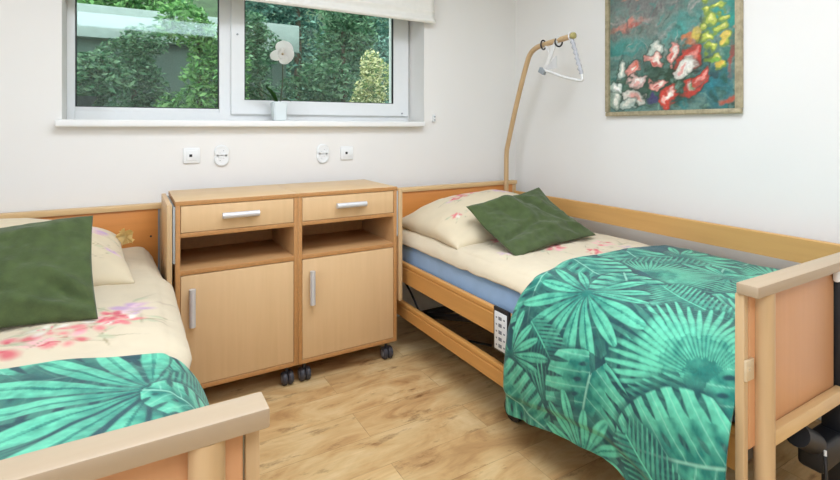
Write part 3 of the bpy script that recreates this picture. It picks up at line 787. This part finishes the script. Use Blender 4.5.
# ------------------------------------------------------------------ nursing beds
def bed(aisle, dr, yf, yh, label, ra=.014):
    """aisle: x of the cap end on the aisle side; dr: direction from the aisle to the far side"""
    Wd = 1.13; X = lambda t: aisle + dr * t
    t = thing('nursing_bed', (X(Wd / 2), (yf + yh) / 2, 0), label, 'bed', 'nursing beds')
    zc = .8625
    # footboard
    fb = bmesh.new()
    for a0, a1 in ((.028, Wd / 2 - .05), (Wd / 2 + .05, Wd - .028)): box(fb, X(a0), X(a1), yf + .036, yf + .054, .44, zc - .028, .006, 3)
    f = obj('footboard', fb, M_foot, t)
    obj('top_cap', B(X(0), X(Wd), yf, yf + .052, zc - .028, zc, .003, 2), M_cap, f)
    for a in (.078, Wd - .078): obj('post', T([(X(a), yf + .024, .0), (X(a), yf + .024, zc - .028)], .0235, 20), M_beech_z, f)
    for a in (.006, Wd - .026): obj('guide_board', B(X(a), X(a + .020), yf + .036, yf + .058, .08, zc - .029, .002), M_beech_z, f)
    bm = bmesh.new()
    for a0, a1 in ((.095, Wd / 2 - .045), (Wd / 2 + .045, Wd - .095)): box(bm, X(a0), X(a1), yf + .012, yf + .035, .438, .478, .003)
    obj('lower_beam', bm, M_beech, f)
    bm = B(X(.005), X(.042), yf + .030, yf + .036, .62, .672, .001); lathe(bm, (X(.022), yf + .028, .647), [(.006, 0), (.006, .004)], 12, 'y')
    obj('clip', bm, M_clip, f)
    # lift column between the two halves of the footboard, with its motor and cable
    lc = obj('lift_column', B(X(Wd / 2 - .038), X(Wd / 2 + .038), yf + .010, yf + .075, .10, zc - .034, .006), M_black, t)
    bm = B(X(Wd / 2 - .17), X(Wd / 2 + .06), yf + .016, yf + .085, .255, .335, .014, 3)
    tube(bm, [(X(Wd / 2 - .25), yf + .05, .385), (X(Wd / 2 - .15), yf + .05, .33)], .032, 16)
    obj('motor', bm, M_black, lc)
    cab_ = cat_rom([(X(Wd / 2 - .175), yf + .012, .32), (X(Wd / 2 - .185), yf + .006, .26), (X(Wd / 2 - .175), yf + .008, .18), (X(Wd / 2 - .14), yf + .03, .10), (X(Wd / 2 - .03), yf + .04, .12)], 8)
    obj('cable', T(cab_, .005, 8), M_black, lc)
    bm = bmesh.new(); tube(bm, [(X(Wd / 2 - .175), yf + .012, .335), (X(Wd / 2 - .175), yf + .012, .315)], .0035, 10)
    obj('connector', bm, M_white, lc)
    obj('latch', B(X(Wd / 2 - .07), X(Wd / 2 - .045), yf + .018, yf + .034, .79, .83, .006), M_white, f)
    # headboard
    h = obj('headboard', B(X(.035), X(Wd - .035), yh - .012, yh + .008, .40, zc - .024, .003), M_panel, t)
    obj('top_cap', B(X(0), X(Wd), yh - .024, yh + .028, zc - .026, zc, .003, 2), M_beech, h)
    for a in (.018, Wd - .018): obj('post', B(X(a - .017), X(a + .017), yh - .012, yh + .026, .06, zc - .027, .003), M_beech_z, h)
    obj('metal_edge', B(X(.0365), X(.043), yh - .016, yh - .0125, .45, zc - .03), M_grey, h)
    bm = bmesh.new(); lathe(bm, (X(.075), yh - .016, .70), [(.005, 0), (.005, .004)], 10, 'y'); obj('screw', bm, M_dark, h)
    # side rails: aisle side lowered, wall side raised
    y0, y1 = yf + .060, yh - .028
    def rail(a0, z0, z1, m, grooved=True):
        pr = [(0, z0), (0, z1 - .030), (.003, z1 - .026), (.003, z1 - .022), (-.001, z1 - .016), (0, z1 - .004), (.004, z1), (.021, z1), (.024, z1 - .004), (.024, z0)] if grooved else [(0, z0), (0, z1 - .004), (.004, z1), (.021, z1), (.024, z1 - .004), (.024, z0)]
        bm = bmesh.new(); rings = [[bm.verts.new((X(a0 + q), yy, zz)) for q, zz in pr] for yy in (y0, y1)]
        k = len(pr)
        for i in range(k): bm.faces.new((rings[0][i], rings[0][(i + 1) % k], rings[1][(i + 1) % k], rings[1][i]))
        bm.faces.new(rings[0]); bm.faces.new(rings[1]); bmesh.ops.recalc_face_normals(bm, faces=bm.faces)
        return obj('side_rail', bm, m, t, 20)
    rail(ra, .381, .491, M_rail); rail(ra, .182, .266, M_rail)
    rail(Wd - .038, .686, .789, M_wallrail, False); rail(Wd - .038, .455, .560, M_wallrail, False)
    # steel under-frame with slat deck
    bm = bmesh.new()
    for a in (.10, Wd - .14): box(bm, X(a), X(a + .04), yf + .08, yh - .03, .36, .41)
    for yy in (yf + .12, yf + .7, yf + 1.2, yf + 1.7, yh - .10): box(bm, X(.10), X(Wd - .10), yy, yy + .03, .37, .40)
    fr = obj('under_frame', bm, M_dark, t)
    bm = bmesh.new()
    for k in range(14): box(bm, X(.07), X(Wd - .07), yf + .12 + k * .145, yf + .20 + k * .145, .412, .43)
    obj('slat_deck', bm, M_inner, fr)
    # chassis and wheels
    bm = bmesh.new()
    for a in (.14, Wd - .17): box(bm, X(a), X(a + .03), yf + .30, yh - .2, .13, .17)
    for yy in (yf + .35, 1.62, yh - .3): box(bm, X(.14), X(Wd - .14), yy, yy + .03, .13, .17)
    tube(bm, [(X(.2), yh - .3, .15), (X(.2), 1.66, .38)], .018, 10); tube(bm, [(X(Wd - .2), yh - .3, .15), (X(Wd - .2), 1.66, .38)], .018, 10)
    chs = obj('chassis', bm, M_dark, t)
    for a in (.11, Wd - .11):
        for yy in (yf + .36, 1.615):
            wb = bmesh.new(); R = .052
            lathe(wb, (X(a), yy, R), [(R * .5, -.020), (R * .92, -.018), (R, -.012), (R, .012), (R * .92, .018), (R * .5, .020)], 28, 'x')
            box(wb, X(a) - .024, X(a) + .024, yy - .012, yy + .012, R, .14, .003)
            obj('caster', wb, M_black, chs)
    return t, X

# right bed, against the right wall
RX, RYF, RYH = 1.306, .615, 2.775
bed2, X2 = bed(RX, 1, RYF, RYH, 'beech nursing bed along the right wall, with a bent grab pole')
# left bed
LX, LYF, LYH = .1675, .694, 2.850
bed1, X1 = bed(LX, -1, LYF, LYH, 'beech nursing bed at the left edge, its footboard nearest the camera', .042)

# grab pole of the right bed
pole = [(2.312, 2.728, .50), (2.312, 2.728, .75), (2.312, 2.727, .98), (2.311, 2.722, 1.07), (2.307, 2.70, 1.14), (2.282, 2.58, 1.42), (2.260, 2.465, 1.655), (2.250, 2.415, 1.725), (2.237, 2.345, 1.755), (2.222, 2.24, 1.764), (2.188, 2.0, 1.772)]
pts_ = cat_rom(pole, 8)
pl = obj('grab_pole', T(pts_, .0165, 16), M_beech_z, bed2, 60)
bm = bmesh.new(); lathe(bm, (2.188, 1.992, 1.7722), [(.010, -.006), (.018, -.003), (.0195, .010), (.018, .014)], 18, 'y'); obj('end_cap', bm, plain('olive_cap', (176, 164, 104), .5), pl)
# printed control card hung on the aisle rail
card = obj('label_card', B(RX - .001, RX + .011, 1.525, 1.620, .330, .508, .002), M_black, bed2)
cf = obj('card_face', B(RX - .0035, RX - .001, 1.535, 1.612, .338, .492, .001), M_card, card)
bm = bmesh.new()
for k in range(5):
    zz = .468 - k * .028
    box(bm, RX - .0042, RX - .0035, 1.565, 1.585, zz - .007, zz + .007)
    box(bm, RX - .0042, RX - .0035, 1.545, 1.555, zz - .003, zz + .003); box(bm, RX - .0042, RX - .0035, 1.594, 1.602, zz - .003, zz + .003)
obj('print', bm, M_ink, cf)
cb = cat_rom([(1.42, 2.66, .36), (1.40, 2.50, .30), (1.41, 2.35, .18), (1.46, 2.2, .14), (1.6, 2.0, .13)], 8)
obj('cable', T(cb, .006, 8), M_black, bed2)

# mattresses in blue fitted sheets
def mattress(X, yf, yh, label):
    bm = B(X(.055), X(1.035), yf + .065, yh - .03, .43, .582, .03, 5)
    return tag(obj('mattress', bm, M_blue), label, 'mattress')
mattress(X2, RYF, RYH, 'mattress in a blue fitted sheet on the right bed')
mattress(lambda a: X1(a + .02), LYF, LYH, 'mattress in a fitted sheet under the cream duvet of the left bed')

# duvets
rf = np.random.RandomState(5)
fl2 = [(.72, .72, .06, 'p'), (.60, .98, .07, 'p'), (.45, .86, .06, 'w'), (.30, 1.02, .07, 'p'), (.86, .93, .05, 'l'), (.22, .75, .06, 'p'), (.25, 1.12, .06, 'l'), (.5, 1.13, .05, 'p')]
fl1 = [(.80, 1.03, .085, 'w'), (.62, 1.12, .10, 'p'), (.74, 1.12, .08, 'p'), (.90, .92, .07, 'l'), (.88, 1.02, .06, 'w'), (.46, 1.10, .09, 'p'), (.84, .97, .055, 'p'), (.70, 1.03, .06, 'w')]
duvet(RX, 1, .68, 2.72, fl2, 21, 'cream floral duvet on the right bed above the blue sheet', 0)
duvet(LX, -1, .76, 2.79, fl1, 22, 'cream floral duvet on the left bed with pink flowers', 1)

# throws: leaf print (kind, across, along, angle, size, tone) in metres on the cloth
LEAVES2 = [
    ('mon', .98, .88, -8, .30, 1), ('thin', .76, .86, -100, .26, 0),     ('frond', .08, .15, 30, .35, 0), ('mon', .05, .40, 10, .34, 1), ('thin', .30, .62, 200, .28, 0), ('mon', .10, .78, -20, .34, 1), ('fan', .28, .22, 80, .25, 1),
    ('mon', .42, .05, 60, .32, 1), ('frond', .62, .20, 150, .36, 0), ('mon', .66, .55, 200, .36, 1), ('fan', .42, .50, 20, .24, 1), ('thin', .55, .80, -80, .28, 0),
    ('mon', .62, .84, -50, .34, 1), ('mon', .74, .02, 70, .34, 1), ('thin', .66, .33, 150, .26, 0),
    ('frond', .98, .03, 60, .32, 0), ('thin', .88, .80, -150, .30, 1), ('mon', 1.0, .50, -140, .36, 1), ('mon', 1.02, .34, 82, .36, 1),
    ('mon', 1.14, .24, 110, .26, 0), ('frond', .84, .72, 250, .3, 1), ('thin', 1.10, .78, -112, .36, 1), ('frond', 1.15, .73, -38, .34, 1),
    ('mon', .93, .02, 20, .30, 1), ('fan', .98, .28, 10, .30, 1), ('frond', 1.16, .13, 50, .26, 0), ('frond', 1.30, .20, -20, .2, 1), ('fan', 1.29, .05, 30, .20, 1),
    ('thin', 1.48, .26, 180, .22, 0), ('thin', 1.52, .58, 215, .30, 0), ('mon', 1.22, .43, -8, .36, 1), ('mon', 1.42, -.02, 70, .28, 1), ('fan', 1.55, .40, 200, .22, 1), ('mon', 1.26, .86, -66, .34, 1), ('frond', 1.36, .74, -10, .24, 0), ('frond', 1.5, .82, 240, .3, 0)]
LEAVES1 = [('frond', .20, .12, 20, .35, 0), ('mon', .38, .02, 40, .34, 1), ('thin', .2, .5, 10, .28, 0), ('mon', .58, .16, 150, .30, 1), ('mon', .30, .36, 30, .34, 1), ('thin', .62, .5, 60, .3, 0),
    ('frond', .72, .34, 160, .3, 0), ('mon', .86, .12, 172, .36, 1), ('mon', 1.20, .13, 172, .34, 1), ('fan', .95, .255, 130, .42, 1), ('frond', 1.0, .20, -30, .28, 0), ('mon', 1.22, .36, 200, .3, 1), ('thin', 1.2, .6, 100, .3, 0), ('mon', .4, .6, 30, .3, 1), ('mon', 1.3, .2, 60, .3, 1)]
throw('throw_blanket', RX, 1, RYF, LEAVES2, 31, 'teal tropical leaf blanket hanging over the side of the right bed', 'teal leaf blankets')
throw('throw_blanket', LX, -1, LYF, LEAVES1, 37, 'teal tropical leaf blanket on the left bed behind its footboard', 'teal leaf blankets')

# pillows
def pillow_pattern(n, seed, flowers): return floral_canvas(n, n, seed, flowers, 1.0 / n, (218, 201, 168))
n = 110
pc2 = pillow_pattern(n, 51, [(.36, .66, .10, 'p'), (.50, .72, .09, 'p'), (.7, .6, .10, 'l'), (.16, .30, .05, 'w'), (.25, .60, .03, 'l')])
p2 = pillow('pillow', [(1.385, 2.00, .650), (2.26, 2.07, .672), (2.27, 2.66, .745), (1.38, 2.66, .665)], .165, .02, M_cream, None, pc2, 3, n, wrinkle=.012, pinch=.02, power=.40, folds=[(.05, .1, .4, .2, .04, -.010), (.1, .85, .5, .9, .05, .008)])
tag(p2, 'cream floral pillow at the head of the right bed', 'pillow', 'cream floral pillows')
pc1 = pillow_pattern(n, 52, [(.30, .70, .09, 'p'), (.2, .82, .09, 'p'), (.86, .62, .09, 'l'), (.93, .30, .05, 'l'), (.76, .2, .06, 'p')])
p1 = pillow('pillow', [(-.86, 2.12, .69), (.02, 2.16, .66), (-.035, 2.66, .74), (-.86, 2.68, .815)], .17, .02, M_cream, None, pc1, 8, n, wrinkle=.014, pinch=.03, power=.42, folds=[(.98, .3, .7, .35, .03, -.012), (.97, .6, .75, .55, .03, -.010)])
tag(p1, 'cream floral pillow at the head of the left bed', 'pillow', 'cream floral pillows')
# frilled tie at the corner of the left pillow
bm = bmesh.new()
fcx = Vector((-.015, 2.50, .775))
for k in range(5):
    a = k * 1.3 + rnd.uniform(-.4, .4); d_ = Vector((math.cos(a), -.4 + rnd.uniform(-.5, .5), math.sin(a))).normalized(); sd_ = d_.cross(Vector((0, 1, 0))).normalized(); rows = []
    for i in range(5):
        s = i / 4
        rows.append([bm.verts.new(fcx + d_ * rnd.uniform(.030, .042) * s + sd_ * (.006 + .020 * s) * q + Vector((0, .010 * math.sin(q * 3 + k), 0)) * s) for q in (-1, -.5, 0, .5, 1)])
    for A_, B_ in zip(rows, rows[1:]):
        for j in range(4): bm.faces.new((A_[j], A_[j + 1], B_[j + 1], B_[j]))
bmesh.ops.solidify(bm, geom=list(bm.faces), thickness=.004)
org1 = ORG[p1.name]
fo_ = obj('frilled_tie', bm, plain('yellow_cotton', (238, 208, 140), .9, var=.1), p1)

# green velvet cushions
c2 = pillow('cushion', [(1.50, 1.70, .664), (2.11, 1.77, .684), (2.050, 2.13, .90), (1.50, 2.09, .835)], .048, .030, M_green, None, None, 14, 100, wrinkle=.022, pinch=.06, power=.42, sag=.022, folds=[(.05, .30, .55, .42, .045, -.016), (.10, .18, .75, .26, .05, .014), (.45, .95, .50, .35, .07, .016), (.62, .9, .85, .30, .05, -.014), (.75, .35, .98, .12, .05, .012), (.25, .85, .38, .45, .05, -.012)])
tag(c2, 'green velvet cushion leaning on the pillow of the right bed', 'cushion', 'green velvet cushions')
c1 = pillow('cushion', [(-.53, 1.83, .680), (-.082, 1.79, .665), (-.112, 2.11, .935), (-.55, 2.12, .905)], .055, .035, M_green, None, None, 17, 100, wrinkle=.018, pinch=.045, power=.45, folds=[(.98, .10, .70, .32, .035, -.014), (.95, .24, .72, .42, .04, .010), (.98, .04, .55, .16, .04, .010), (.2, .8, .8, .86, .06, .008), (.3, .3, .7, .25, .05, -.008)])
tag(c1, 'green velvet cushion propped against the pillow of the left bed', 'cushion', 'green velvet cushions')

# ------------------------------------------------------------------ trapeze handle hanging from the grab pole
th = thing('trapeze_handle', (2.2, 2.1, 1.5), 'white triangular trapeze handle hanging from the bent grab pole', 'grab handle')
A1 = Vector((2.190, 2.015, 1.770)); A2 = Vector((2.215, 2.20, 1.762))
b1 = Vector((2.180, 1.93, 1.515)); b2 = Vector((2.20, 2.235, 1.600))
obj('grip_bar', T(cat_rom([b2, b2.lerp(b1, .5) + Vector((0, 0, -.012)), b1 + Vector((0, .01, -.004)), b1 + Vector((0, -.004, .012)), b1 + Vector((0, 0, .03))], 8), .0085, 12), M_strap, th)
tw = [A1.lerp(b1 + Vector((0, 0, .03)), i / 14) for i in range(15)]
obj('webbing', T([q + Vector((0, .004 * (-1) ** i, 0)) for i, q in enumerate(tw)], [.010 if i % 2 else .0125 for i in range(15)], 8), M_webbing, th)
def strap(a, b, w_):
    d = b - a; sd = d.cross(Vector((1, .2, 0))).normalized() * w_; nn = d.cross(sd).normalized() * .0015; bm = bmesh.new()
    vs_ = [bm.verts.new(p + s_ * sd + q * nn) for p in (a, b) for s_ in (-1, 1) for q in (-1, 1)]
    bmesh.ops.convex_hull(bm, input=vs_); return bm
obj('strap', strap(A1 + Vector((0, .10, .02)), b2, .012), M_strap, th)
obj('strap', strap(A2 + Vector((0, .05, .0)), b2.lerp(A2, .35) + Vector((0, -.05, .0)), .006), M_strap, th)
bm = bmesh.new()
tri = [b2, b2 + Vector((0, -.10, .0)), b2.lerp(A1, .45)]
r_ = [bm.verts.new(p + q * Vector((.002, 0, 0))) for p in tri for q in (-1, 1)]; bmesh.ops.convex_hull(bm, input=r_)
obj('fabric_gusset', bm, plain('pale_gusset', (206, 204, 200), .8), th)
obj('clip', B(b2.x - .012, b2.x + .012, b2.y - .005, b2.y + .045, b2.z - .022, b2.z + .012, .004, rot=Matrix.Rotation(.5, 4, 'X')), M_grey, th)
def ring(c, R, r, ang):
    pts = []
    for k in range(24):
        a = 2 * math.pi * k / 24; v = Vector((math.cos(a) * R, 0, math.sin(a) * R)); v.rotate(Matrix.Rotation(ang, 3, 'Z')); pts.append(c + v)
    return T(pts, r, 8, closed=True)
obj('hook_ring', ring(Vector((2.227, 2.275, 1.762)), .028, .005, .25), M_dark, th)
obj('hook_ring', ring(Vector((2.209, 2.13, 1.757)), .026, .005, -.15), M_dark, th)
obj('hook_ring', ring(A1, .024, .004, .1), M_strap, th)

# ------------------------------------------------------------------ ceiling lamps (unseen, added as light sources for the room)
for i, (lx, ly, lab) in enumerate(((.75, 1.15, 'flat white ceiling lamp panel added out of view above the beds'), (.35, -.75, 'flat white ceiling lamp panel added out of view behind the camera'))):
    t = thing('added_ceiling_lamp', (lx, ly, ZC), lab, 'ceiling lamp', 'added ceiling lamps')
    bm = bmesh.new()
    box(bm, lx - .93, lx + .93, ly - .48, ly - .455, 2.53, ZC); box(bm, lx - .93, lx + .93, ly + .455, ly + .48, 2.53, ZC)
    box(bm, lx - .93, lx - .905, ly - .455, ly + .455, 2.53, ZC); box(bm, lx + .905, lx + .93, ly - .455, ly + .455, 2.53, ZC)
    obj('lamp_frame', bm, M_white, t)

# ------------------------------------------------------------------ garden beyond the glass
struct('garden_ground', B(-9, 18, YO + .02, 22, .55, .75), M_soil)
bm = bmesh.new()
for i in range(30):
    pass
b0 = [bm.verts.new((x, y, z)) for x in (-14, 30) for y, z in ((12.5, .7), (17, 4.2), (22, 7.0), (22, .7))]
for i in range(3): bm.faces.new((b0[i], b0[i + 1], b0[i + 5], b0[i + 4]))
bm.faces.new(b0[:4]); bm.faces.new(b0[4:]); bm.faces.new((b0[0], b0[3], b0[7], b0[4]))
struct('hillside', bm, M_soil)
sh = thing('standin_building', (-.4, 9, .75), 'low made-up building standing in for a pale reflection band in the window glass', 'building')  # made-up building; its pale band stands in for a reflection in the glass
obj('wall', B(-5, 1.95, 7.15, 10, .75, 2.5), M_standin_wall, sh)
obj('reflection_band', B(-5.1, 2.1, 7.0, 10.1, 2.31, 2.70, .01), M_reflection_band, sh)

def foliage_mesh(name, centers, n, leaf, pal, seed, flat=0.3, parent=None):
    r = np.random.RandomState(seed); V = []; F = []; C = []
    for i in range(n):
        c, rad = centers[r.randint(len(centers))]
        d = r.normal(size=3); d /= np.linalg.norm(d); k = .45 + .6 * r.rand() ** .6
        p = np.array(c) + d * np.array(rad) * k
        s = leaf * (.6 + .8 * r.rand())
        a = r.normal(size=3); a[2] *= flat + .25; a /= np.linalg.norm(a); b = np.cross(a, r.normal(size=3)); b /= np.linalg.norm(b)
        q = len(V)
        V += [p - a * s, p - b * s * .38 + a * s * .1, p + a * s, p + b * s * .38 + a * s * .1]
        F.append((q, q + 1, q + 2, q + 3))
        col = np.array(lin(pal[r.randint(len(pal))])) * (.75 + .5 * r.rand()); C += [col] * 4
    org = root_org(parent)
    me = bpy.data.meshes.new(name); me.from_pydata([tuple(v - np.array(org)) for v in V], [], F); me.materials.append(M_leaf)
    set_col(me, np.array(C))
    o = bpy.data.objects.new(name, me); COL.objects.link(o); o.parent = parent
    return o
PAL = {'bright': [(82, 132, 66), (104, 152, 88), (62, 112, 62), (136, 180, 112)], 'mid': [(58, 100, 66), (80, 122, 90), (118, 152, 118), (46, 84, 60)], 'blue': [(54, 98, 86), (84, 130, 116), (128, 168, 152), (42, 80, 74)], 'flower': [(170, 172, 110), (206, 202, 150), (90, 124, 70), (226, 222, 180), (120, 140, 84)]}
def tree(name, x, y, h, rx, pal, n, leaf, seed, label, cat, group=None, low=.2, blobs=9):
    t = thing(name, (x, y, .75), label, cat, group); r = np.random.RandomState(seed)
    cs = []
    for k in range(blobs):
        zz = .75 + h * (low + (1 - low) * (k + .5) / blobs); w_ = rx * (1.05 - .55 * (k / blobs)); a = r.rand() * 6.28; w_ *= .75 + .5 * r.rand()
        cs.append(((x + math.cos(a) * w_ * .55, y + math.sin(a) * w_ * .3, zz), (w_ * .8, w_ * .5, h * (.12 + .07 * r.rand()))))
    foliage_mesh('foliage', cs, int(n * 1.9), leaf * .66, PAL[pal], seed, parent=t)
    obj('trunk', T([(x, y, .74), (x + .03, y, .75 + h * .5), (x, y + .02, .75 + h * .9)], [h * .025, h * .018, h * .006], 10), M_bark, t)
    return t
G = 'garden trees behind the window'
tree('garden_tree', .60, 5.5, 1.62, .50, 'bright', 3600, .055, 61, 'bright green bushy tree in the right half of the left window pane', 'tree', G, .0)
tree('garden_tree', -.42, 5.75, 1.15, .50, 'mid', 3000, .055, 62, 'low grey-green bush in the lower left of the left window pane', 'tree', G, .0)
tree('garden_tree', -.1, 11.9, 4.6, 1.7, 'bright', 6000, .11, 63, 'tall light green tree above the pale reflection band of the added building', 'tree', G, .3)
tree('garden_tree', 2.48, 6.3, 2.2, .80, 'mid', 5200, .06, 64, 'mid green tree behind the orchid in the right window pane', 'tree', G, .0)
tree('garden_tree', 3.45, 7.5, 2.7, 1.15, 'blue', 6800, .06, 65, 'bluish green tree in the middle of the right window pane', 'tree', G, .0)
tree('garden_tree', 5.0, 9.6, 3.4, 1.5, 'mid', 6000, .07, 66, 'green tree at the right behind the flowering bush', 'tree', G, .0)
tree('garden_tree', 3.6, 12.2, 5.0, 2.1, 'blue', 7000, .11, 67, 'dark blue-green conifer high in the right window pane', 'tree', G, .1)
tree('garden_tree', -4.6, 12.2, 4.2, 1.5, 'mid', 4000, .11, 68, 'dark tree behind the added building at the left end of the window', 'tree', G, .3)
tree('garden_tree', 8.2, 11.0, 4.6, 1.9, 'mid', 4600, .11, 69, 'broad green tree far right beyond the window', 'tree', G, .0)
tree('flowering_bush', 2.15, 4.75, 1.18, .38, 'flower', 3600, .035, 70, 'cream flowering bush in the lower right corner of the right pane', 'bush', None, .0)
tree('garden_tree', .02, 6.5, 1.55, .46, 'mid', 3000, .05, 71, 'thin grey-green shrub against the wall of the added building in the left window pane', 'tree', G, .0)
tree('garden_tree', 1.32, 6.1, 1.75, .42, 'mid', 3000, .05, 72, 'grey-green shrub seen on both sides of the window mullion', 'tree', G, .0)
ur = thing('garden_urn', (-.14, 4.4, .75), 'dark garden urn standing outside at the lower left of the window', 'urn')
bm = bmesh.new(); ux, uy = -.285, 4.4
lathe(bm, (ux, uy, .75), [(.07, 0), (.07, .30), (.05, .34), (.03, .40), (.028, .62), (.035, .645), (.055, .68), (.075, .71), (.080, .725), (.06, .725)], 20)
obj('bowl', bm, M_urn, ur)
